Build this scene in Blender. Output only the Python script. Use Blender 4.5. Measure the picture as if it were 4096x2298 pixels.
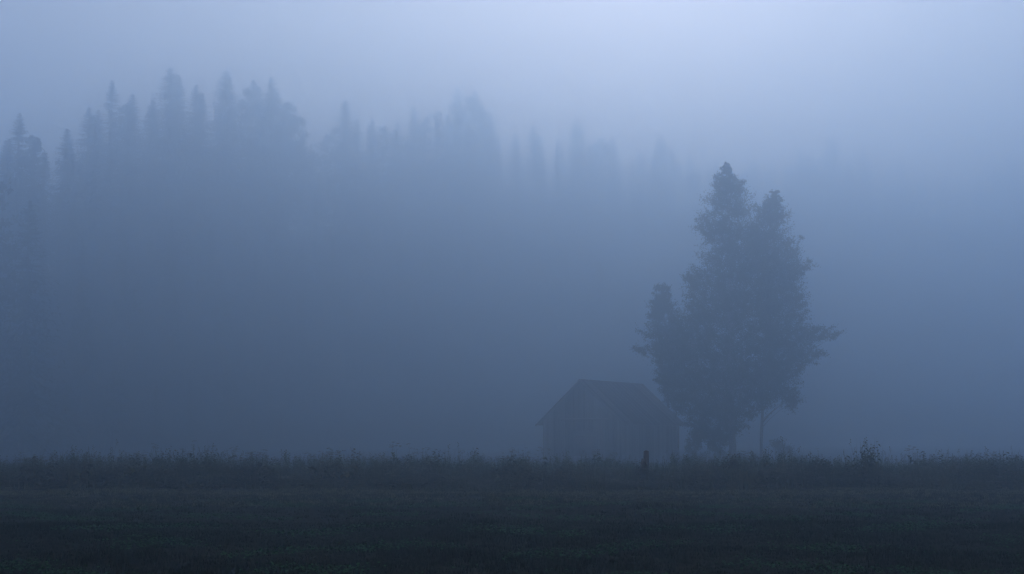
import bpy, math, random
import numpy as np
from mathutils import Vector, Matrix

# ------------------------------------------------------------------ camera
scene = bpy.context.scene
for o in list(bpy.data.objects):
    bpy.data.objects.remove(o)
COL = scene.collection
W4, H4, F4 = 4096.0, 2298.0, 5689.0          # photograph size and focal length in its pixels (50 mm on 36 mm)
EYE = 1.6
PITCH = math.atan(601.0 / F4)                # the horizon lies 601 px under the centre

cam_data = bpy.data.cameras.new('camera')
cam_data.lens = 50.0
cam_data.sensor_width = 36.0
cam_data.clip_start = 0.1
cam_data.clip_end = 2000.0
cam = bpy.data.objects.new('camera', cam_data)
cam.location = (0, 0, EYE)
cam.rotation_euler = (math.radians(90) + PITCH, 0, 0)
COL.objects.link(cam)
scene.camera = cam

# ------------------------------------------------------------------ sky, sun, exposure
SUN_EL, SUN_AZ = math.radians(19.0), math.radians(6.0)     # azimuth clockwise from +Y (ahead), a veiled sun above the wood
world = bpy.data.worlds.new('World')
scene.world = world
world.use_nodes = True
nt = world.node_tree
nt.nodes.clear()
sky = nt.nodes.new('ShaderNodeTexSky')
sky.sky_type = 'NISHITA'
sky.sun_disc = False
sky.sun_elevation = SUN_EL
sky.sun_rotation = SUN_AZ
sky.altitude = 100.0
sky.air_density = 1.0
sky.dust_density = 1.0
sky.ozone_density = 3.0
hs = nt.nodes.new('ShaderNodeHueSaturation')
hs.inputs['Saturation'].default_value = 0.3
tint = nt.nodes.new('ShaderNodeMix')
tint.data_type = 'RGBA'
tint.blend_type = 'MULTIPLY'
tint.inputs[0].default_value = 1.0
tint.inputs[7].default_value = (1.07, 0.89, 0.825, 1)
bg = nt.nodes.new('ShaderNodeBackground')
bg.inputs['Strength'].default_value = 0.06
wo = nt.nodes.new('ShaderNodeOutputWorld')
nt.links.new(sky.outputs[0], hs.inputs['Color'])
nt.links.new(hs.outputs[0], tint.inputs[6])
nt.links.new(tint.outputs[2], bg.inputs['Color'])
nt.links.new(bg.outputs[0], wo.inputs['Surface'])

sun_data = bpy.data.lights.new('sun', 'SUN')
sun_data.energy = 0.08
sun_data.angle = math.radians(40.0)
sun_data.color = (1.0, 0.97, 0.93)
sun = bpy.data.objects.new('sun', sun_data)
sdir = Vector((math.sin(SUN_AZ) * math.cos(SUN_EL), math.cos(SUN_AZ) * math.cos(SUN_EL), math.sin(SUN_EL)))
sun.rotation_euler = sdir.to_track_quat('Z', 'Y').to_euler()
sun.location = (0, 0, 60)
COL.objects.link(sun)

vs = scene.view_settings
vs.view_transform = 'Standard'
vs.look = 'None'
vs.gamma = 1.0
vs.exposure = 1.52
vs.use_curve_mapping = False

scene.render.engine = 'CYCLES'
cy = scene.cycles
cy.max_bounces = 12
cy.diffuse_bounces = 2
cy.glossy_bounces = 1
cy.transmission_bounces = 2
cy.transparent_max_bounces = 8
cy.volume_bounces = 10
cy.use_denoising = True
cy.sample_clamp_indirect = 4.0
scene.render.filter_size = 2.6

FOG_DENSITY = 0.0078
FOG_COLOR = (0.68, 0.84, 1.0, 1)
FOG_G = 0.86

# ------------------------------------------------------------------ helpers
rng = np.random.default_rng(7)
random.seed(7)
SP, CP = math.sin(PITCH), math.cos(PITCH)


def at(px, py, Y):
    """The point at depth Y seen at pixel (px, py) of the photograph."""
    u, v = (px - W4 / 2) / F4, (H4 / 2 - py) / F4
    k = Y / (CP - v * SP)
    return Vector((u * k, Y, EYE + (SP + v * CP) * k))


# the wood's skyline line by bearing (pixel column): distance, width of the slope before it, height of the ground there
EDGE_PX = [-800, 0, 600, 1200, 2000, 3000, 4096, 5000]
EDGE_D = [250, 265, 318, 395, 485, 570, 610, 630]
EDGE_W = [46, 50, 62, 76, 90, 104, 110, 112]
EDGE_Z = [26, 28, 43, 55, 74, 80, 86, 87]


def gz(x, y):
    """Height of the ground."""
    x = np.asarray(x, float); y = np.asarray(y, float)
    near = 0.035 * np.sin(x * 0.31 + 1.3) * np.sin(y * 0.23 + 0.4) + 0.02 * np.sin(x * 0.83 + y * 0.57)
    near = near - 1.15 * np.clip((y - 70.0) / 45.0, 0, 1) ** 2 * (3 - 2 * np.clip((y - 70.0) / 45.0, 0, 1))   # the meadow dips towards the barn
    # the wooded hill: it climbs to the line where the skyline trees stand
    px = W4 / 2 + x / np.maximum(y, 60.0) * F4
    D = np.interp(px, EDGE_PX, EDGE_D)
    wd = np.interp(px, EDGE_PX, EDGE_W)
    top = np.interp(px, EDGE_PX, EDGE_Z)
    k = np.clip((y - (D - wd)) / wd, 0, 1.15)
    return near + top * k * np.clip(k * 3, 0, 1) ** 0.7


def g0(x, y):
    return float(gz(x, y))


def link(name, mesh, mat, parent=None):
    o = bpy.data.objects.new(name, mesh)
    COL.objects.link(o)
    if mat is not None and len(mesh.materials) == 0:
        mesh.materials.append(mat)
    if parent is not None:
        o.parent = parent
    return o


def empty(name, loc=(0, 0, 0), rz=0.0):
    o = bpy.data.objects.new(name, None)
    o.empty_display_size = 0.2
    o.location = loc
    o.rotation_euler = (0, 0, rz)
    COL.objects.link(o)
    return o


def tag(o, label=None, cat=None, group=None, kind=None):
    if label: o['label'] = label
    if cat: o['category'] = cat
    if group: o['group'] = group
    if kind: o['kind'] = kind
    return o


def np_mesh(name, verts, faces):
    """verts (n,3); faces (m,k), all of one size, or a list of such arrays."""
    me = bpy.data.meshes.new(name)
    if not isinstance(faces, (list, tuple)):
        faces = [faces]
    faces = [f for f in faces if len(f)]
    loops = np.concatenate([f.ravel() for f in faces]).astype(np.int32)
    sizes = np.concatenate([np.full(len(f), f.shape[1], np.int32) for f in faces])
    starts = np.concatenate([[0], np.cumsum(sizes)[:-1]]).astype(np.int32)
    me.vertices.add(len(verts))
    me.vertices.foreach_set('co', np.asarray(verts, np.float32).ravel())
    me.loops.add(len(loops))
    me.loops.foreach_set('vertex_index', loops)
    me.polygons.add(len(sizes))
    me.polygons.foreach_set('loop_start', starts)
    me.polygons.foreach_set('loop_total', sizes)
    me.update(calc_edges=True)
    me.validate()
    return me


class MB:
    """Collects triangles and quads into one mesh."""
    def __init__(self):
        self.v, self.t, self.q, self.n = [], [], [], 0

    def add(self, v, tris=None, quads=None):
        v = np.asarray(v, float).reshape(-1, 3)
        if tris is not None and len(tris): self.t.append(np.asarray(tris, int).reshape(-1, 3) + self.n)
        if quads is not None and len(quads): self.q.append(np.asarray(quads, int).reshape(-1, 4) + self.n)
        self.v.append(v); self.n += len(v)

    def box(self, c, s, M=None):
        x, y, z = s[0] / 2, s[1] / 2, s[2] / 2
        v = np.array([(-x, -y, -z), (x, -y, -z), (x, y, -z), (-x, y, -z), (-x, -y, z), (x, -y, z), (x, y, z), (-x, y, z)])
        if M is not None:
            v = v @ np.array(M.to_3x3()).T
        self.add(v + np.asarray(c), quads=[(0, 3, 2, 1), (4, 5, 6, 7), (0, 1, 5, 4), (1, 2, 6, 5), (2, 3, 7, 6), (3, 0, 4, 7)])

    def tube(self, pts, rad, sides=6):
        pts = np.asarray(pts, float)
        n = len(pts)
        d = np.gradient(pts, axis=0)
        d /= np.linalg.norm(d, axis=1)[:, None] + 1e-9
        ref = np.where(np.abs(d[:, 2:3]) > 0.9, [[1.0, 0, 0]], [[0, 0, 1.0]])
        a = np.cross(d, ref); a /= np.linalg.norm(a, axis=1)[:, None] + 1e-9
        b = np.cross(d, a)
        th = np.linspace(0, 2 * math.pi, sides, endpoint=False)
        rad = np.asarray(rad, float)
        ring = pts[:, None] + rad[:, None, None] * (np.cos(th)[None, :, None] * a[:, None] + np.sin(th)[None, :, None] * b[:, None])
        q = []
        for i in range(n - 1):
            for k in range(sides):
                k2 = (k + 1) % sides
                q.append((i * sides + k, i * sides + k2, (i + 1) * sides + k2, (i + 1) * sides + k))
        self.add(ring, quads=q)

    def mesh(self, name):
        fs = []
        if self.t: fs.append(np.concatenate(self.t))
        if self.q: fs.append(np.concatenate(self.q))
        return np_mesh(name, np.concatenate(self.v), fs)


# ------------------------------------------------------------------ materials
def new_mat(name):
    m = bpy.data.materials.new(name)
    m.use_nodes = True
    n = m.node_tree.nodes
    b = n['Principled BSDF']
    b.inputs['Roughness'].default_value = 1.0
    b.inputs['Specular IOR Level'].default_value = 0.04
    return m, m.node_tree, b


def ramp(t, cols):
    r = t.nodes.new('ShaderNodeValToRGB')
    e = r.color_ramp.elements
    e[0].position, e[0].color = cols[0][0], (*cols[0][1], 1)
    e[1].position, e[1].color = cols[-1][0], (*cols[-1][1], 1)
    for p, c in cols[1:-1]:
        k = e.new(p); k.color = (*c, 1)
    return r


def island_mat(name, cols, noise_scale=0.5, mixf=0.5):
    """Leaf or blade colour: varies by piece and, more broadly, with place."""
    m, t, b = new_mat(name)
    geo = t.nodes.new('ShaderNodeNewGeometry')
    tc = t.nodes.new('ShaderNodeTexCoord')
    nz = t.nodes.new('ShaderNodeTexNoise')
    nz.inputs['Scale'].default_value = noise_scale
    nz.inputs['Detail'].default_value = 4
    t.links.new(tc.outputs['Object'], nz.inputs['Vector'])
    mx = t.nodes.new('ShaderNodeMix')
    mx.inputs[0].default_value = mixf
    t.links.new(geo.outputs['Random Per Island'], mx.inputs[2])
    t.links.new(nz.outputs['Fac'], mx.inputs[3])
    r = ramp(t, cols)
    t.links.new(mx.outputs[0], r.inputs[0])
    t.links.new(r.outputs[0], b.inputs['Base Color'])
    return m


def noise_mat(name, cols, scale=(1, 1, 1), nscale=3.0, bump=0.0, per_object=False):
    m, t, b = new_mat(name)
    tc = t.nodes.new('ShaderNodeTexCoord')
    mp = t.nodes.new('ShaderNodeMapping')
    mp.inputs['Scale'].default_value = scale
    t.links.new(tc.outputs['Object'], mp.inputs['Vector'])
    nz = t.nodes.new('ShaderNodeTexNoise')
    nz.inputs['Scale'].default_value = nscale
    nz.inputs['Detail'].default_value = 6
    t.links.new(mp.outputs[0], nz.inputs['Vector'])
    r = ramp(t, cols)
    if per_object:
        oi = t.nodes.new('ShaderNodeObjectInfo')
        mx = t.nodes.new('ShaderNodeMix')
        mx.inputs[0].default_value = 0.5
        t.links.new(oi.outputs['Random'], mx.inputs[2])
        t.links.new(nz.outputs['Fac'], mx.inputs[3])
        t.links.new(mx.outputs[0], r.inputs[0])
    else:
        t.links.new(nz.outputs['Fac'], r.inputs[0])
    t.links.new(r.outputs[0], b.inputs['Base Color'])
    if bump:
        bp = t.nodes.new('ShaderNodeBump')
        bp.inputs['Strength'].default_value = bump
        bp.inputs['Distance'].default_value = 0.02
        t.links.new(nz.outputs['Fac'], bp.inputs['Height'])
        t.links.new(bp.outputs[0], b.inputs['Normal'])
    return m


M_WOOD = noise_mat('weathered_wood', [(0.2, (0.11, 0.105, 0.095)), (0.5, (0.2, 0.193, 0.18)), (0.8, (0.3, 0.29, 0.275))], (14, 14, 0.7), 2.0, 0.4, True)
M_ROOF = noise_mat('roof_boards', [(0.25, (0.04, 0.038, 0.036)), (0.5, (0.08, 0.078, 0.074)), (0.75, (0.24, 0.235, 0.225))], (2, 9, 2), 2.0, 0.4, True)
M_BARK = noise_mat('bark', [(0.3, (0.05, 0.042, 0.035)), (0.7, (0.12, 0.10, 0.085))], (6, 6, 1.2), 3.0, 0.5)
M_BIRCH = noise_mat('birch_bark', [(0.38, (0.06, 0.055, 0.05)), (0.5, (0.22, 0.21, 0.2)), (0.8, (0.34, 0.33, 0.31))], (2, 2, 5), 2.5, 0.3)
M_LEAF = island_mat('birch_leaves', [(0.2, (0.025, 0.05, 0.02)), (0.5, (0.05, 0.085, 0.03)), (0.8, (0.085, 0.115, 0.04))], 0.5)
M_LEAF2 = island_mat('broad_leaves', [(0.2, (0.025, 0.045, 0.02)), (0.5, (0.045, 0.07, 0.03)), (0.8, (0.07, 0.095, 0.04))], 0.3)
M_NEEDLE = island_mat('spruce_needles', [(0.2, (0.014, 0.028, 0.016)), (0.5, (0.025, 0.045, 0.022)), (0.8, (0.04, 0.06, 0.03))], 0.3)
M_WEED = island_mat('weed_stems', [(0.2, (0.04, 0.054, 0.02)), (0.45, (0.065, 0.08, 0.03)), (0.62, (0.11, 0.11, 0.045)), (0.85, (0.2, 0.175, 0.1))], 0.35, 0.6)
M_FLOWER = island_mat('flower_heads', [(0.2, (0.12, 0.11, 0.085)), (0.8, (0.26, 0.25, 0.21))], 2.0, 0.3)
M_GRASS = island_mat('field_grass', [(0.25, (0.009, 0.009, 0.004)), (0.42, (0.010, 0.015, 0.005)), (0.5, (0.022, 0.020, 0.008)), (0.58, (0.008, 0.026, 0.007)), (0.8, (0.030, 0.026, 0.012))], 0.9, 0.62)
M_HAZED = island_mat('hazed_mown_grass', [(0.2, (0.08, 0.095, 0.045)), (0.8, (0.20, 0.205, 0.12))], 0.5)  # mown grass, coloured paler to add the haze over the far field
M_CLOVER = island_mat('clover_leaves', [(0.2, (0.018, 0.055, 0.024)), (0.8, (0.045, 0.125, 0.05))], 1.2)
M_UNDER = island_mat('undergrowth_leaves', [(0.2, (0.02, 0.035, 0.018)), (0.8, (0.055, 0.07, 0.035))], 0.3)

# ground: soil and thatch under the grass
M_GROUND, t, b = new_mat('field_ground')
tc = t.nodes.new('ShaderNodeTexCoord')
n1 = t.nodes.new('ShaderNodeTexNoise'); n1.inputs['Scale'].default_value = 0.35; n1.inputs['Detail'].default_value = 8
n2 = t.nodes.new('ShaderNodeTexNoise'); n2.inputs['Scale'].default_value = 6.0; n2.inputs['Detail'].default_value = 8
mp = t.nodes.new('ShaderNodeMapping'); mp.inputs['Scale'].default_value = (0.35, 1, 1)
t.links.new(tc.outputs['Object'], mp.inputs['Vector'])
t.links.new(mp.outputs[0], n1.inputs['Vector']); t.links.new(tc.outputs['Object'], n2.inputs['Vector'])
mx = t.nodes.new('ShaderNodeMix'); mx.inputs[0].default_value = 0.5
t.links.new(n1.outputs['Fac'], mx.inputs[2]); t.links.new(n2.outputs['Fac'], mx.inputs[3])
r = ramp(t, [(0.35, (0.007, 0.008, 0.004)), (0.5, (0.013, 0.015, 0.007)), (0.68, (0.028, 0.027, 0.013))])
t.links.new(mx.outputs[0], r.inputs[0]); t.links.new(r.outputs[0], b.inputs['Base Color'])
bp = t.nodes.new('ShaderNodeBump'); bp.inputs['Strength'].default_value = 0.6; bp.inputs['Distance'].default_value = 0.05
t.links.new(n2.outputs['Fac'], bp.inputs['Height']); t.links.new(bp.outputs[0], b.inputs['Normal'])

# ------------------------------------------------------------------ the ground
def build_ground():
    def axis(lo, hi, fine_lo, fine_hi, fine, coarse):
        a = np.concatenate([np.arange(lo, fine_lo, coarse), np.arange(fine_lo, fine_hi, fine), np.arange(fine_hi, hi + 0.1, coarse)])
        return np.unique(np.append(a, hi))
    xs, ys = axis(-410, 410, -36, 36, 0.8, 8), axis(-120, 810, 8, 70, 0.8, 6)
    X, Y = np.meshgrid(xs, ys)
    V = np.stack([X, Y, gz(X, Y)], -1).reshape(-1, 3)
    nx, ny = len(xs), len(ys)
    i = (np.arange(ny - 1)[:, None] * nx + np.arange(nx - 1)[None]).ravel()
    me = np_mesh('ground', V, np.stack([i, i + 1, i + nx + 1, i + nx], 1))
    me.polygons.foreach_set('use_smooth', np.ones(len(me.polygons), bool))
    tag(link('ground', me, M_GROUND), kind='structure')

build_ground()

# ------------------------------------------------------------------ haze: one even box round everything
def build_haze():
    mb = MB()
    mb.box((0, 340, 64.0), (860, 980, 132.0))        # z -2 .. 130
    m = bpy.data.materials.new('fog')
    m.use_nodes = True
    t = m.node_tree
    t.nodes.clear()
    out = t.nodes.new('ShaderNodeOutputMaterial')
    pv = t.nodes.new('ShaderNodeVolumePrincipled')
    pv.inputs['Color'].default_value = FOG_COLOR
    pv.inputs['Density'].default_value = FOG_DENSITY
    pv.inputs['Density Attribute'].default_value = ''
    pv.inputs['Anisotropy'].default_value = FOG_G
    t.links.new(pv.outputs[0], out.inputs['Volume'])
    try:
        m.cycles.homogeneous_volume = True
    except Exception:
        pass
    tag(link('haze', mb.mesh('haze'), m), kind='stuff')

build_haze()

# ------------------------------------------------------------------ the barn
def build_barn():
    D = 150.0
    near = at(2488, 1855, D)                          # near corner of the walls
    th = math.radians(30)
    Wd, L = 9.2, 14.6
    Hw, Hr = 4.65, 8.75
    root = empty('barn', (near.x, near.y, g0(near.x, near.y)), -th)
    # local frame: -x runs along the gable to its left corner, +y along the right-hand side wall
    tag(root, 'weathered grey timber barn with a gabled board roof beside the tall tree', 'barn')
    rr = random.Random(3)
    wall = MB()
    wall.box((-Wd / 2, 0.09, Hw / 2 - 0.1), (Wd - 0.16, 0.06, Hw + 0.2))
    wall.box((-Wd / 2, L - 0.09, Hw / 2 - 0.1), (Wd - 0.16, 0.06, Hw + 0.2))
    wall.box((-0.09, L / 2, Hw / 2 - 0.1), (0.06, L - 0.3, Hw + 0.2))
    wall.box((-Wd + 0.09, L / 2, Hw / 2 - 0.1), (0.06, L - 0.3, Hw + 0.2))
    for yy in (0.09, L - 0.09):                        # gable triangles
        a, bq, c = (-Wd + 0.1, Hw), (-0.1, Hw), (-Wd / 2, Hr - 0.15)
        v = [(p[0], yy + s, p[1]) for s in (-0.03, 0.03) for p in (a, bq, c)]
        wall.add(v, tris=[(0, 1, 2), (5, 4, 3)], quads=[(0, 3, 4, 1), (1, 4, 5, 2), (2, 5, 3, 0)])
    wo_ = link('wall', wall.mesh('barn_wall'), M_WOOD, root)
    slope = (Hr - Hw) / (Wd / 2)

    def plank(name, x0, x1, zb, zt0, zt1, axis, off, th_=0.028):
        if axis == 'x':
            f = [(x0, off, zb), (x1, off, zb), (x1, off, zt1), (x0, off, zt0)]
            n = (0, 1, 0)
        else:
            f = [(off, x0, zb), (off, x1, zb), (off, x1, zt1), (off, x0, zt0)]
            n = (1, 0, 0)
        f = np.array(f); nn = np.array(n) * th_
        mb = MB(); mb.add(np.concatenate([f - nn / 2, f + nn / 2]),
                          quads=[(0, 1, 2, 3), (7, 6, 5, 4), (0, 4, 5, 1), (1, 5, 6, 2), (2, 6, 7, 3), (3, 7, 4, 0)])
        return link(name, mb.mesh('plank'), M_WOOD, wo_)
    # gable planks, cut to the slope of the roof
    for off in (0.02, L - 0.02):
        x = -Wd
        while x < -0.05:
            w = rr.uniform(0.23, 0.36)
            x1 = min(x + w, 0.0)
            zt = lambda q: Hw + slope * (Wd / 2 - abs(q + Wd / 2)) - 0.05
            j = rr.uniform(-0.012, 0.012)
            plank('plank', x + 0.006, x1 - 0.006, -0.05 + rr.uniform(-0.05, 0.12), zt(x + 0.006), zt(x1 - 0.006), 'x', off + j)
            x = x1
    for off in (-0.02, -Wd + 0.02):
        y = 0.06
        while y < L - 0.1:
            w = rr.uniform(0.26, 0.4)
            y1 = min(y + w, L - 0.06)
            top = Hw - 0.02
            plank('plank', y + 0.007, y1 - 0.007, -0.05 + rr.uniform(-0.05, 0.12), top, top, 'y', off + rr.uniform(-0.012, 0.012))
            y = y1
    # posts at the corners and the tie beam across the gable
    for x in (-Wd, 0):
        for y in (0, L):
            p = MB(); p.box((x + (0.055 if x < 0 else -0.055) * -1, y + (-0.03 if y == 0 else 0.03), Hw / 2 - 0.05), (0.2, 0.2, Hw + 0.1))
            link('corner_post', p.mesh('corner_post'), M_WOOD, root)
    p = MB(); p.box((-Wd / 2 + 0.2, -0.045, Hw - 0.02), (Wd * 0.62, 0.1, 0.24))
    link('tie_beam', p.mesh('tie_beam'), M_WOOD, root)
    # a boarded door hung in the gable under the beam
    dr = MB(); dr.box((-Wd / 2 + 0.2, -0.03, 1.7), (2.6, 0.05, 3.4))
    door = link('door', dr.mesh('barn_door'), M_WOOD, root)
    for zz in (0.6, 2.9):
        p = MB(); p.box((-Wd / 2 + 0.2, -0.07, zz), (2.5, 0.03, 0.2)); link('cross_brace', p.mesh('cross_brace'), M_WOOD, door)
    # roof: sheathing with a board for every strip, running from ridge to eave
    ov_e, ov_v = 0.75, 0.7
    rf = MB()
    rise = math.hypot(Wd / 2 + ov_e, slope * (Wd / 2 + ov_e))
    ang = math.atan(slope)
    mid = Wd / 2 + ov_e
    for s in (-1, 1):
        cx = -Wd / 2 + s * mid / 2
        cz = Hr - slope * mid / 2 + 0.03
        R = Matrix.Rotation(s * ang, 4, 'Y')
        rf.box((cx, L / 2, cz), (rise - 0.02, L + 2 * ov_v - 0.1, 0.04), R)
    ro = link('roof', rf.mesh('barn_roof'), M_ROOF, root)
    nrm_z, nrm_x = math.cos(ang), math.sin(ang)
    for s in (-1, 1):
        R = Matrix.Rotation(s * ang, 4, 'Y')
        y = -ov_v
        k = 0
        while y < L + ov_v - 0.05:
            w = rr.uniform(0.28, 0.42)
            lift = 0.045 + (0.028 if k % 2 else 0.0) + rr.uniform(0, 0.012)
            ln = rise + rr.uniform(-0.07, 0.06)
            a0 = mid / rise * ln / 2
            mb = MB()
            mb.box((0, 0, 0), (ln, w - 0.01, 0.025), Matrix.Rotation(s * (ang + rr.uniform(-0.006, 0.006)), 4, 'Y'))
            o = link('roof_board', mb.mesh('roof_board'), M_ROOF, ro)
            o.location = (-Wd / 2 + s * (a0 + nrm_x * lift), y + w / 2, Hr - slope * a0 + 0.03 + nrm_z * lift)
            y += w; k += 1
    p = MB()
    for s in (-1, 1):
        p.box((-Wd / 2 + s * 0.11, L / 2, Hr + 0.055), (0.26, L + 2 * ov_v + 0.06, 0.025), Matrix.Rotation(s * ang, 4, 'Y'))
    link('ridge_cap', p.mesh('ridge_cap'), M_ROOF, root)
    for yy in (-ov_v - 0.016, L + ov_v + 0.016):
        for s in (-1, 1):
            p = MB(); p.box((-Wd / 2 + s * mid / 2, yy, Hr - slope * mid / 2 - 0.03), (rise, 0.03, 0.15), Matrix.Rotation(s * ang, 4, 'Y'))
            link('bargeboard', p.mesh('bargeboard'), M_WOOD, root)

build_barn()

# ------------------------------------------------------------------ trees
def leaf_cloud(centres, radii, per, size, rg, droop=0.4, axes=None):
    """Leaf quads scattered round the given centres, drawn out along the given axes."""
    C = np.repeat(centres, per, 0); R = np.repeat(radii, per)
    n = len(C)
    d = rg.normal(size=(n, 3)); d /= np.linalg.norm(d, axis=1)[:, None]
    P = C + d * (R * rg.random(n) ** 0.45)[:, None] * np.array([1, 1, 0.8])
    if axes is not None:
        P = C + d * (R * 0.75 * np.abs(rg.normal(0, 0.66, n)))[:, None] + np.repeat(axes, per, 0) * (R * rg.uniform(-0.7, 1.5, n))[:, None]
    P[:, 2] -= droop * R * rg.random(n)
    a = rg.normal(size=(n, 3)); a[:, 2] -= 0.5; a /= np.linalg.norm(a, axis=1)[:, None]
    bb = np.cross(a, rg.normal(size=(n, 3))); bb /= np.linalg.norm(bb, axis=1)[:, None] + 1e-9
    s = (size * rg.uniform(0.6, 1.35, n))[:, None]
    V = np.stack([P - a * s * 0.55, P + bb * s * 0.34, P + a * s * 0.6, P - bb * s * 0.34], 1).reshape(-1, 3)
    Q = np.arange(4 * n).reshape(-1, 4)
    return V, Q


def shaped_tree(name, base_px, D, env, ncl, per, size, trunk_r, label, cat, bark, leaf, seed, holes=(), sprays=(), lean=0.0, depth=0.9, group=None):
    """A broadleaf tree grown to fill a crown whose half-widths are given at several heights."""
    rg = np.random.default_rng(seed)
    base = at(base_px, 1800, D)
    bx, by = base.x, D
    bz = g0(bx, by)
    root = empty(name, (bx, by, bz))
    tag(root, label, cat, group)
    pts = [(at(L, y, D), at(R, y, D)) for (y, L, R) in env]
    zz = np.array([p[0].z - bz for p in pts]); Lx = np.array([p[0].x - bx for p in pts]); Rx = np.array([p[1].x - bx for p in pts])
    o = np.argsort(zz); zz, Lx, Rx = zz[o], Lx[o], Rx[o]
    zs = np.linspace(zz[0], zz[-1], 200)
    wd = np.interp(zs, zz, Rx - Lx) ** 1.15 + 0.3
    cdf = np.cumsum(wd); cdf /= cdf[-1]
    hl = []
    for (hx, hy, hr) in holes:
        q = at(hx, hy, D); hl.append((q.x - bx, q.z - bz, hr))
    C, R = [], []
    top = zz[-1]
    while len(C) < ncl:
        z = np.interp(rg.random(), cdf, zs)
        l, r_ = np.interp(z, zz, Lx), np.interp(z, zz, Rx)
        hw, cx = (r_ - l) / 2, (l + r_) / 2
        rad = min(max(0.13, hw * 0.32), rg.uniform(0.45, 1.0))
        # more clumps towards the outside, like a real crown
        rr_ = math.sqrt(rg.random()) ** 0.8
        ph = rg.random() * 2 * math.pi
        x = cx + math.cos(ph) * rr_ * max(hw - rad * 0.6, 0.02)
        y = math.sin(ph) * rr_ * max(hw - rad * 0.6, 0.02) * depth
        if any((x - h[0]) ** 2 + (z - h[1]) ** 2 < (h[2] + rad * 0.6) ** 2 for h in hl):
            continue
        C.append((x, y, z)); R.append(rad)
    for k in range(46):                                # fine shoots that make up the tip
        f_ = rg.random() ** 0.8
        xm = float(np.interp(top - 3.4 * f_, zz, (Lx + Rx) / 2))
        C.append((xm + rg.normal(0, 0.12 + 0.42 * f_), rg.normal(0, 0.12 + 0.42 * f_), top - 0.25 - 3.4 * f_)); R.append(rg.uniform(0.2, 0.3) + 0.22 * f_)
    for (sx, sy, n) in sprays:                         # leafy ends of long boughs
        q = at(sx, sy, D)
        for k in range(n * 2):
            f_ = rg.random() * 0.16
            C.append(((q.x - bx) * (1 - f_) + rg.normal(0, 0.45), rg.normal(0, 0.5), q.z - bz - 2.5 * f_ + rg.normal(0, 0.3))); R.append(rg.uniform(0.35, 0.7))
    C, R = np.array(C), np.array(R)
    # trunk following the middle of the crown
    nt_ = 12
    tz = np.linspace(-0.15, top * 0.96, nt_)
    mids = np.interp(tz, zz, (Lx + Rx) / 2)
    w_ = np.clip(tz / top, 0, 1) ** 2.0
    tx = w_ * mids + np.sin(tz * 0.7 + seed) * 0.07 * (tz > 0.5)
    tp = np.stack([tx, np.cos(tz * 0.5 + seed) * 0.06 - 0.06, tz], 1)
    tr = trunk_r * (1 - 0.93 * np.clip(tz / top, 0, 1)) * (1 + 0.35 * np.exp(-np.maximum(tz, 0) * 3))
    mb = MB(); mb.tube(tp, tr, 10)
    trunk = link('trunk', mb.mesh('trunk'), bark, root)
    # limbs to a share of the clumps
    lb = MB()
    pick = rg.choice(len(C), min(len(C), 90), replace=False)
    for k in list(pick) + list(range(ncl + 46, len(C), 4)):
        c = C[k]
        hd = math.hypot(c[0], c[1])
        z0 = max(top * 0.1, c[2] - hd * rg.uniform(0.5, 0.95) - 0.2)
        x0 = np.interp(z0, tz, tp[:, 0]); y0 = np.interp(z0, tz, tp[:, 1])
        p0 = np.array([x0, y0, z0]); p3 = c
        p1 = p0 + (p3 - p0) * 0.35 + np.array([0, 0, 0.18 * hd * 0.4]); p2 = p0 + (p3 - p0) * 0.7 + np.array([0, 0, 0.2 * hd * 0.4])
        r0 = min(0.09, 0.02 + 0.009 * hd) * (trunk_r / 0.3) ** 0.5
        lb.tube([p0, p1, p2, p3], [r0, r0 * 0.7, r0 * 0.45, r0 * 0.18], 5)
    tag(link('limb', lb.mesh('limb'), bark, trunk), kind='stuff')
    ax = C * [1, 1, 0] / (np.linalg.norm(C[:, :2], axis=1)[:, None] + 0.3) + rg.normal(0, 0.55, C.shape) + [0, 0, 0.4]
    ax /= np.linalg.norm(ax, axis=1)[:, None]
    V, Q = leaf_cloud(C, R, per, size, rg, 0.4, ax)
    keep = V.reshape(-1, 4, 3)[:, :, 2].min(1) > 0.05
    V = V.reshape(-1, 4, 3)[keep].reshape(-1, 3)
    link('crown', np_mesh('crown', V, np.arange(len(V)).reshape(-1, 4)), leaf, root)
    return root


MAIN = [(650, 2898, 2916), (680, 2880, 2940), (714, 2860, 2962), (764, 2842, 2985), (859, 2786, 3050), (920, 2782, 3060), (996, 2812, 3080),
        (1060, 2790, 3100), (1102, 2738, 3110), (1170, 2745, 3120), (1230, 2725, 3130), (1300, 2665, 3150), (1399, 2598, 3160),
        (1513, 2626, 3150), (1570, 2650, 3140), (1620, 2690, 3090), (1680, 2725, 3010), (1740, 2775, 2965), (1775, 2830, 2930)]
shaped_tree('birch_tree', 2930, 153.0, MAIN, 1950, 100, 0.14, 0.36, 'tallest tree in the field, broad leafy crown with a single spire beside the barn', 'tree',
            M_BIRCH, M_LEAF, 11, holes=[(2848, 985, 0.3), (2835, 835, 0.2), (2990, 880, 0.15)], sprays=[(2562, 1398, 5), (2600, 1330, 4), (2742, 1100, 4), (2630, 1520, 4)])
RIGHT = [(764, 3080, 3116), (800, 3045, 3132), (859, 2995, 3150), (973, 2985, 3178), (1064, 2995, 3205), (1171, 3005, 3216), (1260, 3020, 3235),
         (1334, 3050, 3258), (1422, 3050, 3256), (1483, 3055, 3215), (1560, 3080, 3200), (1605, 3125, 3190)]
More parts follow.
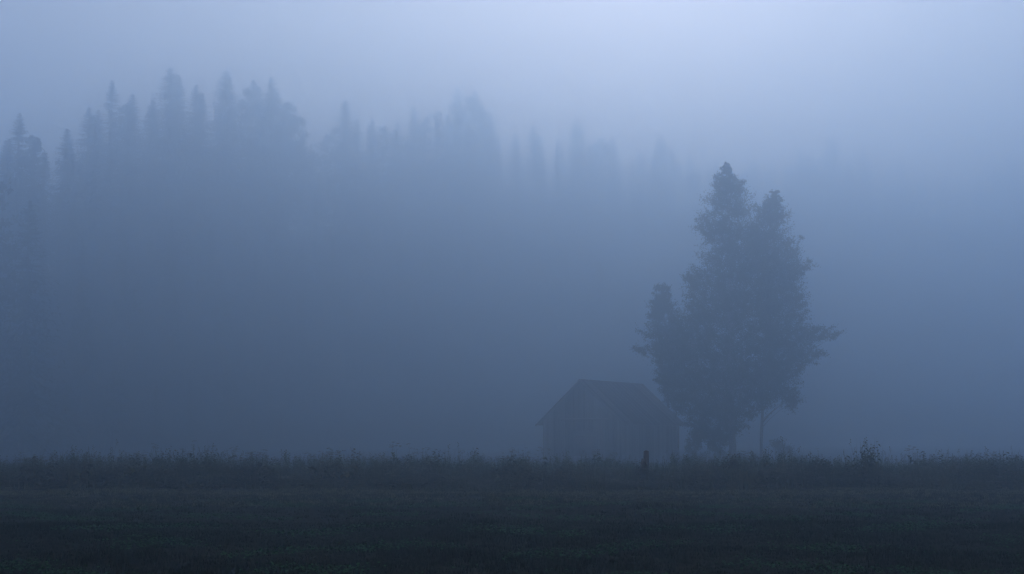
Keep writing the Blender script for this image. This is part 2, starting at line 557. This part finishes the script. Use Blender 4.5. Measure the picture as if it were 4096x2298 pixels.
shaped_tree('birch_tree', 3046, 157.0, RIGHT, 680, 100, 0.14, 0.18, 'slim tree with a bare thin trunk growing against the right side of the tallest tree', 'tree',
            M_BIRCH, M_LEAF, 23, sprays=[(3345, 1334, 4), (3310, 1328, 4), (3280, 1320, 4), (3222, 1060, 4), (3188, 972, 3), (3268, 1420, 4), (3180, 1600, 5)])
LEFT = [(1135, 2626, 2664), (1165, 2606, 2690), (1254, 2590, 2712), (1330, 2604, 2730), (1450, 2615, 2745), (1560, 2640, 2745), (1640, 2670, 2740)]
shaped_tree('young_tree', 2672, 168.0, LEFT, 300, 110, 0.14, 0.16, 'small rounded tree rising behind the barn roof, left of the tallest tree', 'tree',
            M_BARK, M_LEAF2, 31)

def shrub(px, D, w, h, seed, label, n=34):
    rg = np.random.default_rng(seed)
    b = at(px, 1800, D)
    root = empty('shrub', (b.x, D, g0(b.x, D)))
    tag(root, label, 'shrub')
    ph = rg.random(n) * 2 * math.pi; rr_ = np.sqrt(rg.random(n)); z = rg.random(n)
    C = np.stack([np.cos(ph) * rr_ * w / 2 * (1 - 0.5 * z), np.sin(ph) * rr_ * w / 2 * (1 - 0.5 * z), 0.15 + z * (h - 0.35)], 1)
    V, Q = leaf_cloud(C, rg.uniform(0.35, 0.65, n), 60, 0.16, rg, 0.2)
    V[:, 2] = np.maximum(V[:, 2], 0.0)
    link('foliage', np_mesh('foliage', V, Q), M_LEAF2, root)
    mb = MB()
    for k in range(0, n, 3):
        mb.tube([(C[k, 0] * 0.1, C[k, 1] * 0.1, -0.05), C[k] * [0.6, 0.6, 0.6], C[k]], [0.03, 0.02, 0.008], 5)
    link('stem', mb.mesh('stem'), M_BARK, root)

shrub(2775, 156.0, 2.6, 3.6, 41, 'leafy shrub filling the gap between barn wall and tallest tree')
shrub(2868, 151.0, 2.8, 3.8, 42, 'leafy shrub at the foot of the tallest tree trunk')
shrub(3125, 164.0, 3.7, 2.6, 43, 'low shrub right of the bare thin trunk')


# ------------------------------------------------------------------ the wood: spruces and broadleaf trees
def spruce_meshes(seed, H, R, dens=1.0):
    rg = np.random.default_rng(seed)
    z = H - 0.25
    tris, n = [], 0
    V = []
    zc = []
    while z > H * 0.07:
        t = 1 - z / H
        for k in range(int(rg.integers(7, 11))):
            ln = (R * (t ** 0.78) * (1 if t < 0.7 else 1 - 0.9 * (t - 0.7)) + 0.05) * rg.uniform(0.6, 1.2)
            ph = rg.random() * 2 * math.pi
            zc.append((z + rg.uniform(-0.2, 0.2), ph, ln, t))
        z -= rg.uniform(0.26, 0.44) / dens * (0.6 if t < 0.15 else 1)
    for (z, ph, ln, t) in zc:
        d = np.array([math.cos(ph), math.sin(ph), 0]); s = np.array([-d[1], d[0], 0])
        drop = 0.28 + 0.35 * min(1, t * 1.5)
        up0 = 0.5 * (1 - t) ** 2
        m = 5 if ln > 0.7 else 3
        q = np.linspace(0, 1, m)
        P = d[None] * (q * ln)[:, None] + np.array([0, 0, 1.0])[None] * (z + ln * (up0 * q - drop * q + 0.28 * q ** 3 * drop))[:, None]
        w = 0.09 + 0.05 * ln
        for i in range(m - 1):                      # spine
            V += [P[i] + s * w * (1 - q[i]) * .6, P[i] - s * w * (1 - q[i]) * .6, P[i + 1]]
        for i in range(m):                          # hanging side twigs
            for sg in (-1, 1):
                tl = (0.30 * ln * (1 - 0.65 * q[i]) + 0.12) * rg.uniform(0.6, 1.3)
                tip = P[i] + d * tl * 0.75 + s * sg * tl * 0.85 - np.array([0, 0, tl * rg.uniform(0.15, 0.8)])
                hw = 0.07 + 0.1 * tl
                V += [P[i] - d * hw, P[i] + d * hw - np.array([0, 0, 0.1]), tip]
    V = np.array(V)
    crown = np_mesh('spruce_crown', V, np.arange(len(V)).reshape(-1, 3))
    crown.materials.append(M_NEEDLE)
    mb = MB()
    tz = np.array([-0.3, 0.3, H * 0.4, H - 0.1])
    mb.tube(np.stack([tz * 0, tz * 0, tz], 1), [0.012 * H + 0.06, 0.011 * H + 0.03, 0.007 * H, 0.015], 8)
    tm = mb.mesh('spruce_trunk'); tm.materials.append(M_BARK)
    return crown, tm, H


def broad_meshes(seed, H, R, per=42):
    rg = np.random.default_rng(seed)
    n = 120
    C, Rr = [], []
    while len(C) < n:
        z = rg.uniform(0.22, 0.98)
        prof = math.sin(math.pi * min(1, (z - 0.12) / 0.88) ** 1.25) ** 0.75
        ph = rg.random() * 6.283; q = math.sqrt(rg.random())
        C.append((math.cos(ph) * q * R * prof, math.sin(ph) * q * R * prof, z * H)); Rr.append(rg.uniform(0.5, 1.05) * (0.5 + 0.5 * prof))
    C, Rr = np.array(C), np.array(Rr)
    V, Q = leaf_cloud(C, Rr, per, 0.36, rg)
    crown = np_mesh('broad_crown', V, Q); crown.materials.append(M_LEAF2)
    mb = MB()
    tz = np.array([-0.3, 0.3, H * 0.5, H * 0.93])
    mb.tube(np.stack([np.sin(tz * .3) * .15, np.cos(tz * .27) * .12, tz], 1), [0.3, 0.24, 0.14, 0.02], 8)
    for k in range(0, n, 4):
        c = C[k]; z0 = max(H * .2, c[2] - math.hypot(c[0], c[1]) * .8)
        mb.tube([(0, 0, z0), (c[0] * .5, c[1] * .5, (z0 + c[2]) / 2 + .2), c], [.07, .045, .012], 5)
    tm = mb.mesh('broad_trunk'); tm.materials.append(M_BARK)
    return crown, tm, H


SPRUCES = [spruce_meshes(100 + i, 25.0, r_) for i, r_ in enumerate((5.6, 6.2, 4.9, 6.8, 5.9, 5.3))]
BROADS = [broad_meshes(200 + i, 22.0, r_) for i, r_ in enumerate((3.6, 4.3, 3.0))]
n_trees = [0]


def wood_tree(x, y, H, kind, label, group, girth=1.0):
    crown, trunk, H0 = kind
    z = g0(x, y)
    s = H / H0
    name = 'spruce_tree' if kind in SPRUCES else 'broadleaf_tree'
    root = empty(name, (x, y, z), random.uniform(0, 6.28))
    tag(root, label, 'tree', group)
    w = girth * s ** 0.9
    for nm, me in (('crown', crown), ('trunk', trunk)):
        o = bpy.data.objects.new(nm, me)
        COL.objects.link(o)
        o.parent = root
        o.scale = (w, w, s)
    n_trees[0] += 1
    return root


def depth_at(px):
    return float(np.interp(px, EDGE_PX, EDGE_D))


# the tops one can tell apart along the skyline: pixel of the top, kind, girth, own label
SKY = [
    (80, 452, 's', 2, 0.95, 'lone narrow spruce spire nearest the left edge of the wood'),
    (180, 610, 's', 0, 0.9, 'shorter spruce in the dip beside the lone spire at the left edge'),
    (270, 515, 's', 1, 1.0, 'spruce whose top steps up from the dip right of the lone spire'),
    (358, 430, 's', 4, 1.0, 'spruce just below and left of the thin pointed spire'),
    (450, 322, 's', 2, 0.85, 'thin pointed spruce spire between the dip and the tallest group'),
    (530, 375, 's', 5, 0.95, 'spruce filling the notch right of the thin pointed spire'),
    (612, 400, 's', 0, 1.0, 'spruce tucked against the left flank of the bushiest spruce'),
    (685, 268, 's', 3, 1.05, 'tallest bushy spruce with ragged top left of the middle'),
    (785, 340, 's', 4, 0.95, 'small pointed spruce top right of the tallest bushy spruce'),
    (905, 282, 's', 1, 1.0, 'tall spruce leading the broad block of treetops'),
    (1015, 318, 's', 5, 0.95, 'spruce in the middle of the broad block of treetops'),
    (1085, 308, 's', 0, 1.0, 'last tall spruce before the skyline drops steeply'),
    (1150, 405, 'b', 0, 0.9, 'rounded leafy tree on the steep drop of the skyline'),
    (1255, 600, 's', 2, 0.9, 'low spruce at the bottom of the gap in the skyline'),
    (1382, 398, 's', 3, 1.0, 'bushy spruce right after the gap in the skyline'),
    (1490, 480, 's', 1, 0.95, 'shorter spruce at the right shoulder of the bushy spruce after the gap'),
    (1590, 490, 's', 4, 0.95, 'spruce in the low saddle left of the central pair of tops'),
    (1655, 425, 's', 5, 1.0, 'spruce stepping up towards the central pair of tops'),
    (1745, 440, 'b', 1, 0.9, 'rounded leafy tree leaning on the central pair of tops'),
    (1830, 352, 's', 0, 1.0, 'left one of the central pair of tall tops'),
    (1895, 362, 's', 3, 0.95, 'right one of the central pair of tall tops'),
    (1960, 450, 's', 2, 1.0, 'spruce on the falling side right of the central pair'),
    (2060, 540, 's', 4, 1.0, 'low faint spruce above the left of the barn'),
    (2135, 500, 's', 1, 1.0, 'faint spruce above the left eave of the barn'),
    (2230, 560, 's', 5, 1.0, 'low faint spruce above the barn gable'),
    (2305, 475, 's', 2, 1.0, 'tallest faint spruce straight above the barn'),
    (2450, 550, 's', 0, 1.0, 'faint spruce above the right end of the barn'),
    (2560, 610, 's', 3, 1.0, 'very faint spruce right of the one above the barn end'),
    (2645, 540, 's', 1, 1.0, 'very faint spruce left of the tallest field tree'),
    (2760, 620, 's', 4, 1.0, 'very faint spruce touching the spire of the tallest field tree'),
    (3010, 640, 's', 5, 1.0, 'very faint spruce in the notch between the two field tree tops'),
    (3200, 600, 's', 0, 1.0, 'very faint spruce just right of the slim field tree'),
    (3330, 550, 's', 3, 1.0, 'faint broad spruce, highest of those right of the field trees'),
    (3450, 610, 's', 2, 1.0, 'nearly lost spruce beside the highest one on the right'),
    (3600, 650, 's', 1, 1.0, 'nearly lost low spruce in the fog on the right'),
    (3780, 670, 's', 4, 1.0, 'nearly lost low spruce halfway to the right edge'),
    (3920, 690, 's', 5, 1.0, 'lowest nearly lost spruce towards the right edge'),
    (4040, 620, 's', 3, 1.0, 'darker spruce standing at the right edge of the view'),
]
G_SKY = 'treetops along the foggy skyline'
rr = random.Random(5)
for (px, py, k, v, gth, lab) in SKY:
    D = depth_at(px) + rr.uniform(-2, 2)
    if px == 80: D -= 4
    p = at(px, py, D)
    wood_tree(p.x, D, p.z - g0(p.x, D), SPRUCES[v] if k == 's' else BROADS[v], lab, G_SKY, gth * 1.25)
sx = np.array([a[0] for a in SKY]); sy = np.array([a[1] for a in SKY])
sx = np.concatenate([[-900, -300, -120], sx, [4300, 4700]]); sy = np.concatenate([[470, 430, 520], sy, [640, 650]])
# the mass of the wood in front of and behind them
# rows: place on the slope (0 foot .. 1 skyline line, above 1 behind it), lowest and highest tree, spacing
rows = [(0.04, 11, 17, 5.6), (0.3, 17, 22, 6.4), (0.55, 20, 25, 6.8), (0.78, 22, 27, 7.0), (0.97, 0, 0, 4.6), (1.1, 0, 0, 4.6)]
for (f, h0, h1, gap) in rows:
    px = -260.0
    while px < 4360:
        wd = float(np.interp(px, EDGE_PX, EDGE_W))
        D = depth_at(px) - wd * (1 - f) + rr.uniform(-0.06, 0.06) * wd
        x = (px - W4 / 2) / F4 * D
        lim = at(px, float(np.interp(px, sx, sy)) + 12 + rr.uniform(0, 70), D).z - g0(x, D)     # stay under the skyline
        H = lim if h1 == 0 else min(rr.uniform(h0, h1), lim)
        leafy = rr.random() < (0.5 if f < 0.4 else 0.2 if f < 0.9 else 0.4)
        k = BROADS[rr.randrange(3)] if leafy else SPRUCES[rr.randrange(6)]
        if H > 5:
            if f < 0.5:
                lab = 'foggy spruce in the dark front of the wood, merging with its neighbours' if not leafy else 'foggy leafy tree in the dark front of the wood, merging with its neighbours'
                grp = 'trees in the dark front of the wood'
            else:
                lab = 'dim spruce deep in the wood, lost among the trees in front' if not leafy else 'dim leafy tree deep in the wood, lost among the trees in front'
                grp = 'trees deep in the wood'
            wood_tree(x, D, H, k, lab, grp, 1.0)
        px += rr.uniform(0.8, 1.2) * gap * (1 + D / 900) / D * F4
# nearer, darker trees at the left edge
for (px, py, D, k, lab) in [(-60, 640, 205, BROADS[0], 'nearer leafy tree cut by the left edge of the view'),
                            (120, 800, 208, SPRUCES[1], 'nearer spruce beside the leafy tree at the left edge'),
                            (-330, 600, 195, SPRUCES[3], 'nearer spruce outside the left edge of the view')]:
    p = at(px, py, D)
    wood_tree(p.x, D, p.z - g0(p.x, D), k, lab, 'nearer trees at the left edge')


# undergrowth at the foot of the wood
def build_undergrowth():
    rg = np.random.default_rng(77)
    n = 1100
    px = rg.uniform(-700, 4800, n)
    D = np.interp(px, EDGE_PX, EDGE_D) - np.interp(px, EDGE_PX, EDGE_W) * rg.uniform(0.6, 1.08, n)
    x = (px - 2048) / F4 * D
    h = rg.uniform(0.4, 2.4, n)
    C = np.stack([x, D, gz(x, D) + h * 0.6], 1)
    V, Q = leaf_cloud(C, h * 0.55 + 0.2, 26, 0.34, rg, 0.3)
    tag(link('undergrowth', np_mesh('undergrowth', V, Q), M_UNDER), kind='stuff')

build_undergrowth()


# ------------------------------------------------------------------ tall weeds along the far edge of the field
def ribbon(P, w, s):
    """A tapering blade along points P (m,3), half-width w, side vector s."""
    m = len(P)
    ww = w * (1 - np.linspace(0, 1, m) ** 1.5)
    V = np.concatenate([P + s * ww[:, None], P - s * ww[:, None]])
    Q = np.array([(i, i + 1, m + i + 1, m + i) for i in range(m - 1)])
    return V, Q


def weed_parts(kind, rg):
    """Green part and flower part of one plant about 1 m tall, as MB pairs."""
    g, f = MB(), MB()
    def blade(base, az, ln, lean, w):
        d = np.array([math.cos(az), math.sin(az), 0]); s = np.array([-d[1], d[0], 0])
        q = np.linspace(0, 1, 4)
        P = np.array(base)[None] + d[None] * (lean * ln * q ** 1.8)[:, None] + np.array([0, 0, 1.0])[None] * (ln * (q - 0.25 * lean * q ** 2.5))[:, None]
        V, Q = ribbon(P, w, s); g.add(V, quads=Q)
        return P
    def leaf(p, az, ln, w, drop):
        d = np.array([math.cos(az), math.sin(az), 0]); s = np.array([-d[1], d[0], 0])
        p = np.array(p)
        V = [p, p + d * ln * .5 + s * w + [0, 0, ln * .12], p + d * ln + [0, 0, -drop * ln], p + d * ln * .5 - s * w + [0, 0, ln * .12]]
        g.add(V, quads=[(0, 1, 2, 3)])
    if kind == 'grass':
        for k in range(16):
            P = blade((rg.normal(0, .09), rg.normal(0, .09), -.03), rg.random() * 6.28, rg.uniform(.55, 1.0), rg.uniform(.08, .55), rg.uniform(.006, .012))
            if k % 4 == 0:                                # a seed head
                p = P[-1]
                for j in range(5):
                    leaf(p - np.array([0, 0, .025 * j]), rg.random() * 6.28, .05, .012, .3)
    elif kind == 'umbel':
        for st in range(int(rg.integers(1, 4))):
            b = (rg.normal(0, .06), rg.normal(0, .06), -.03)
            P = blade(b, rg.random() * 6.28, rg.uniform(.8, 1.05), rg.uniform(.02, .15), .009)
            for j in range(7):
                q = rg.uniform(.1, .75); p = P[0] + (P[-1] - P[0]) * q
                leaf(p, rg.random() * 6.28, rg.uniform(.14, .3) * (1.1 - q * .6), rg.uniform(.04, .09), rg.uniform(.1, .7))
            for hh in range(int(rg.integers(2, 5))):
                az = rg.random() * 6.28; q = rg.uniform(.6, .9)
                p0 = P[0] + (P[-1] - P[0]) * q
                p1 = p0 + np.array([math.cos(az) * .14, math.sin(az) * .14, rg.uniform(.08, .22)])
                if hh == 0: p1 = P[-1]
                d = np.array([-math.sin(az), math.cos(az), 0])
                g.add([p0 + d * .004, p0 - d * .004, p1], tris=[(0, 1, 2)])
                rad = rg.uniform(.04, .085)
                for j in range(8):
                    a = j / 8 * 6.28 + rg.random(); c = p1 + np.array([math.cos(a) * rad * rg.uniform(.2, 1), math.sin(a) * rad * rg.uniform(.2, 1), rg.uniform(0, .03)])
                    e = .018
                    f.add([c + [-e, -e, 0], c + [e, -e, .006], c + [e, e, 0], c + [-e, e, .006]], quads=[(0, 1, 2, 3)])
    else:                                                 # 'leafy': upright stems with leaves all the way up
        for st in range(int(rg.integers(3, 6))):
            b = (rg.normal(0, .1), rg.normal(0, .1), -.03)
            P = blade(b, rg.random() * 6.28, rg.uniform(.7, 1.05), rg.uniform(.02, .2), .009)
            for j in range(15):
                q = .12 + .86 * j / 15
                p = np.array([np.interp(q, np.linspace(0, 1, 4), P[:, i]) for i in range(3)])
                leaf(p, j * 2.4 + rg.random(), rg.uniform(.09, .19) * (1.15 - .7 * q), rg.uniform(.02, .042), rg.uniform(0, .7))
    return g, f


def flat(mb):
    if not mb.v: return None
    V = np.concatenate(mb.v)
    fs = []
    if mb.t:
        t_ = np.concatenate(mb.t); fs.append(np.concatenate([t_, t_[:, 2:3]], 1))
    if mb.q: fs.append(np.concatenate(mb.q))
    tri = [np.concatenate(mb.t)] if mb.t else []
    if mb.q:
        q = np.concatenate(mb.q); tri += [q[:, [0, 1, 2]], q[:, [0, 2, 3]]]
    return V, np.concatenate(tri)


rgw = np.random.default_rng(90)
KINDS = {k: [tuple(flat(m_) for m_ in weed_parts(k, rgw)) for _ in range(7)] for k in ('grass', 'umbel', 'leafy')}


def scatter(items):
    """items: (kind, variant, x, y, height, spread, rot) -> joined green and flower arrays."""
    out = []
    for part in (0, 1):
        Vs, Ts, n = [], [], 0
        for (k, v, x, y, h, w, rot) in items:
            a = KINDS[k][v][part]
            if a is None: continue
            V, T = a
            c, s = math.cos(rot), math.sin(rot)
            q = np.empty_like(V)
            q[:, 0] = (V[:, 0] * c - V[:, 1] * s) * w + x
            q[:, 1] = (V[:, 0] * s + V[:, 1] * c) * w + y
            q[:, 2] = V[:, 2] * h + g0(x, y)
            Vs.append(q); Ts.append(T + n); n += len(V)
        out.append((np.concatenate(Vs), np.concatenate(Ts)) if Vs else None)
    return out


def strip_height(x, y):
    """How tall the weeds grow at a place: clumps and dips along the strip."""
    return 0.66 + 0.2 * math.sin(x * 0.45 + 0.6) * math.sin(x * 0.17 + y * 0.21) + 0.2 * math.sin(x * 1.3 + y * 0.7) + 0.12 * math.sin(x * 2.9 + 1.0)


def build_weeds():
    rg = np.random.default_rng(91)
    items = []
    EDGE = 43.6
    def put(y0, y1, n, hmul):
        for _ in range(n):
            y = rg.uniform(y0, y1); x = rg.uniform(-1, 1) * (0.36 * y + 6)
            if y < EDGE + 0.25 * math.sin(x * 0.8) + 0.15 * math.sin(x * 2.1): continue
            k = rg.choice(['grass', 'umbel', 'leafy'], p=[.42, .26, .32])
            h = max(.3, strip_height(x, y) * hmul * rg.choice([rg.uniform(.5, 1.0), rg.uniform(.9, 1.3)], p=[.75, .25]) * (1 - .45 * math.exp(-((x - .094 * y) / 1.1) ** 2)) * (1 - .3 * math.exp(-((x - .254 * y) / 1.6) ** 2)))
            items.append((k, int(rg.integers(7)), x, y, h, rg.uniform(.8, 1.5), rg.random() * 6.28))
    put(43.4, 46.5, 1500, 0.9)
    for _ in range(700):                               # thin grass stalks standing above the rest
        y = rg.uniform(43.9, 52); x = rg.uniform(-1, 1) * (0.36 * y + 6)
        items.append(('grass', int(rg.integers(7)), x, y, strip_height(x, y) * rg.uniform(1.15, 1.6), rg.uniform(.7, 1.2), rg.random() * 6.28))
    put(46.5, 56, 1900, 1.1)
    put(56, 84, 1900, 1.15)
    gr, fl = scatter(items)
    tag(link('weeds', np_mesh('weeds', *gr), M_WEED), kind='stuff')
    tag(link('weed_flowers', np_mesh('weed_flowers', *fl), M_FLOWER), kind='stuff')

build_weeds()


def clump(name, px, D, h, w, n, kinds, label, seed, lean=0.0):
    """One clump of tall plants that stands out of the strip."""
    rg = np.random.default_rng(seed)
    b = at(px, 1950, D)
    items = []
    for _ in range(n):
        q = rg.normal(0, 1)
        items.append((str(rg.choice(kinds)), int(rg.integers(7)), b.x + q * w / 2.6, D + rg.normal(0, w / 3), h * rg.uniform(.72, 1.05) * (1 - .12 * abs(q)), rg.uniform(.8, 1.3), rg.random() * 6.28))
    gr, fl = scatter(items)
    off = np.array([b.x, D, g0(b.x, D)])
    root = empty(name, tuple(off))
    tag(root, label, 'plant', 'plant clumps standing out of the weed strip')
    link('foliage', np_mesh('foliage', gr[0] - off, gr[1]), M_WEED, root)
    if fl is not None:
        tag(link('flower', np_mesh('flower', fl[0] - off, fl[1]), M_FLOWER, root), kind='stuff')

clump('weed_clump', 3492, 44.6, 1.85, .7, 17, ['leafy', 'leafy', 'grass'], 'tallest clump of upright leafy stems, alone at the right of the weed strip', 1)
clump('weed_clump', 2940, 47.0, 1.3, .7, 10, ['umbel', 'leafy'], 'bushy weed clump in front of the tall tree trunk', 2)
clump('weed_clump', 140, 44.6, 1.12, 1.1, 16, ['leafy', 'umbel'], 'dark leafy weed clump nearest the left end of the strip', 3)
clump('weed_clump', 560, 44.8, 1.1, 1.5, 20, ['leafy', 'umbel'], 'wide pale flowering clump second along from the left end of the strip', 4)
clump('weed_clump', 1030, 45.2, 1.2, 1.2, 16, ['umbel', 'leafy'], 'flowering weed clump with a peaked top left of the strip middle', 5)
clump('weed_clump', 1345, 45.6, 1.3, 1.3, 18, ['umbel', 'umbel', 'leafy'], 'tall flowering weed clump near the middle of the strip', 6)
clump('weed_clump', 1740, 46.0, 1.2, 1.3, 14, ['leafy', 'grass'], 'leafy weed clump left of the barn', 7)
clump('weed_clump', 2070, 46.0, 1.4, 1.0, 14, ['umbel', 'leafy'], 'upright weed clump in front of the left corner of the barn', 8)
clump('weed_clump', 2240, 45.4, 1.05, 1.0, 12, ['umbel', 'grass'], 'low flowering clump in front of the barn gable', 9)
clump('weed_clump', 3290, 45.0, 1.1, 1.0, 12, ['leafy', 'grass'], 'dark low clump left of the tallest upright stems', 10)
clump('weed_clump', 3900, 44.8, 1.15, 1.4, 16, ['leafy', 'grass'], 'dark broad clump nearest the right end of the strip', 11)


def build_post():
    b = at(2582, 1940, 45.5)
    root = empty('fence_post', (b.x, b.y, g0(b.x, b.y)))
    tag(root, 'old weathered wooden post standing in the weeds before the barn', 'post')
    mb = MB()
    z = np.array([-.3, 0, .5, 1.0, 1.2, 1.22])
    mb.tube(np.stack([.03 * z, z * 0 + .01 * z, z], 1), [.10, .10, .095, .09, .085, .03], 10)
    link('shaft', mb.mesh('post_shaft'), M_BARK, root)
    mb = MB(); mb.box((-.15, -.02, .42), (.1, .1, 1.1), Matrix.Rotation(.16, 4, 'Y'))
    link('brace', mb.mesh('post_brace'), M_BARK, root)

build_post()
clump('weed_clump', 2572, 45.3, 1.0, .42, 20, ['grass', 'leafy'], 'low clump of weeds growing round the foot of the old post', 12)


# ------------------------------------------------------------------ grass and clover of the field
def build_grass():
    rg = np.random.default_rng(55)
    def blades(n, y0, y1, hmin, hmax, w, bend=True):
        y = np.sqrt(rg.uniform(y0 ** 2, y1 ** 2, n)); x = rg.uniform(-1, 1, n) * (0.36 * y + 1.5)
        # tufts: pull blades towards tuft centres
        nc = n // 22
        cy_ = np.sqrt(rg.uniform(y0 ** 2, y1 ** 2, nc)); cx = rg.uniform(-1, 1, nc) * (0.36 * cy_ + 1.5)
        pick = rg.integers(0, nc, n); tuft = rg.random(n) < .6
        x = np.where(tuft, cx[pick] + rg.normal(0, .05, n), x); y = np.where(tuft, cy_[pick] + rg.normal(0, .05, n), y)
        patch = .7 + .35 * np.sin(x * 1.1 + 2 * np.sin(y * .6)) * np.sin(y * .9 + np.sin(x * .7))
        h = rg.uniform(hmin, hmax, n) * np.clip(patch, .45, 1.2)
        az = rg.random(n) * 6.283; lean = rg.uniform(.1, 1.0, n)
        d = np.stack([np.cos(az), np.sin(az), np.zeros(n)], 1); s = np.stack([-d[:, 1], d[:, 0], np.zeros(n)], 1)
        B = np.stack([x, y, gz(x, y) - .01], 1); up = np.array([0, 0, 1.0])
        ww = (w * rg.uniform(.6, 1.4, n))[:, None]
        mid = B + up * (h * .6)[:, None] + d * (h * lean * .25)[:, None]
        tip = B + up * (h * (1 - .25 * lean))[:, None] + d * (h * lean * .85)[:, None]
        V = np.stack([B + s * ww, B - s * ww, mid - s * ww * .7, mid + s * ww * .7, tip], 1).reshape(-1, 3)
        i = np.arange(n)[:, None] * 5
        return V, np.concatenate([i + [0, 1, 2], i + [0, 2, 3], i + [3, 2, 4]], 0)
    parts = [blades(170000, 13.5, 27, .05, .12, .0035), blades(90000, 26, 44.5, .05, .12, .006), ]
    V = np.concatenate([p[0] for p in parts]); n0 = len(parts[0][0])
    T = np.concatenate([parts[0][1], parts[1][1] + n0])
    tag(link('grass', np_mesh('grass', V, T), M_GRASS), kind='stuff')
    (V1, T1), (V2, T2) = blades(40000, 40.2, 43.8, .04, .10, .010), blades(36000, 33.0, 42.5, .04, .1, .008)  # mown strip by the weeds; its pale blades also paint in fog lightening
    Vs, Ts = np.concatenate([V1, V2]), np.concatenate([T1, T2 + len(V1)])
    tag(link('hazed_mown_grass', np_mesh('hazed_mown_grass', Vs, Ts), M_HAZED), kind='stuff')
    # clover in patches
    n = 150000
    y = np.sqrt(rg.uniform(13.5 ** 2, 36 ** 2, n)); x = rg.uniform(-1, 1, n) * (0.36 * y + 1.5)
    f = np.sin(x * 1.9 + 1.7 * np.sin(y * 1.1)) + np.sin(y * 1.6 + 1.3 * np.sin(x * 1.4 + .5)) + .8 * np.sin(x * 4.7 + y * 2.3) * np.sin(y * 3.9 - x)
    k = f + rg.normal(0, .35, n) > 1.05
    x, y = x[k], y[k]; n = len(x)
    P = np.stack([x, y, gz(x, y) + rg.uniform(.03, .09, n)], 1)
    az = rg.random(n) * 6.283
    a = np.stack([np.cos(az), np.sin(az), rg.uniform(-.5, .5, n)], 1); bq = np.stack([-np.sin(az), np.cos(az), rg.uniform(-.5, .5, n)], 1)
    s = rg.uniform(.012, .026, n)[:, None]
    V = np.stack([P - a * s, P + bq * s, P + a * s, P - bq * s], 1).reshape(-1, 3)
    tag(link('clover', np_mesh('clover', V, np.arange(4 * n).reshape(-1, 4)), M_CLOVER), kind='stuff')

build_grass()
print('trees in the wood:', n_trees[0])
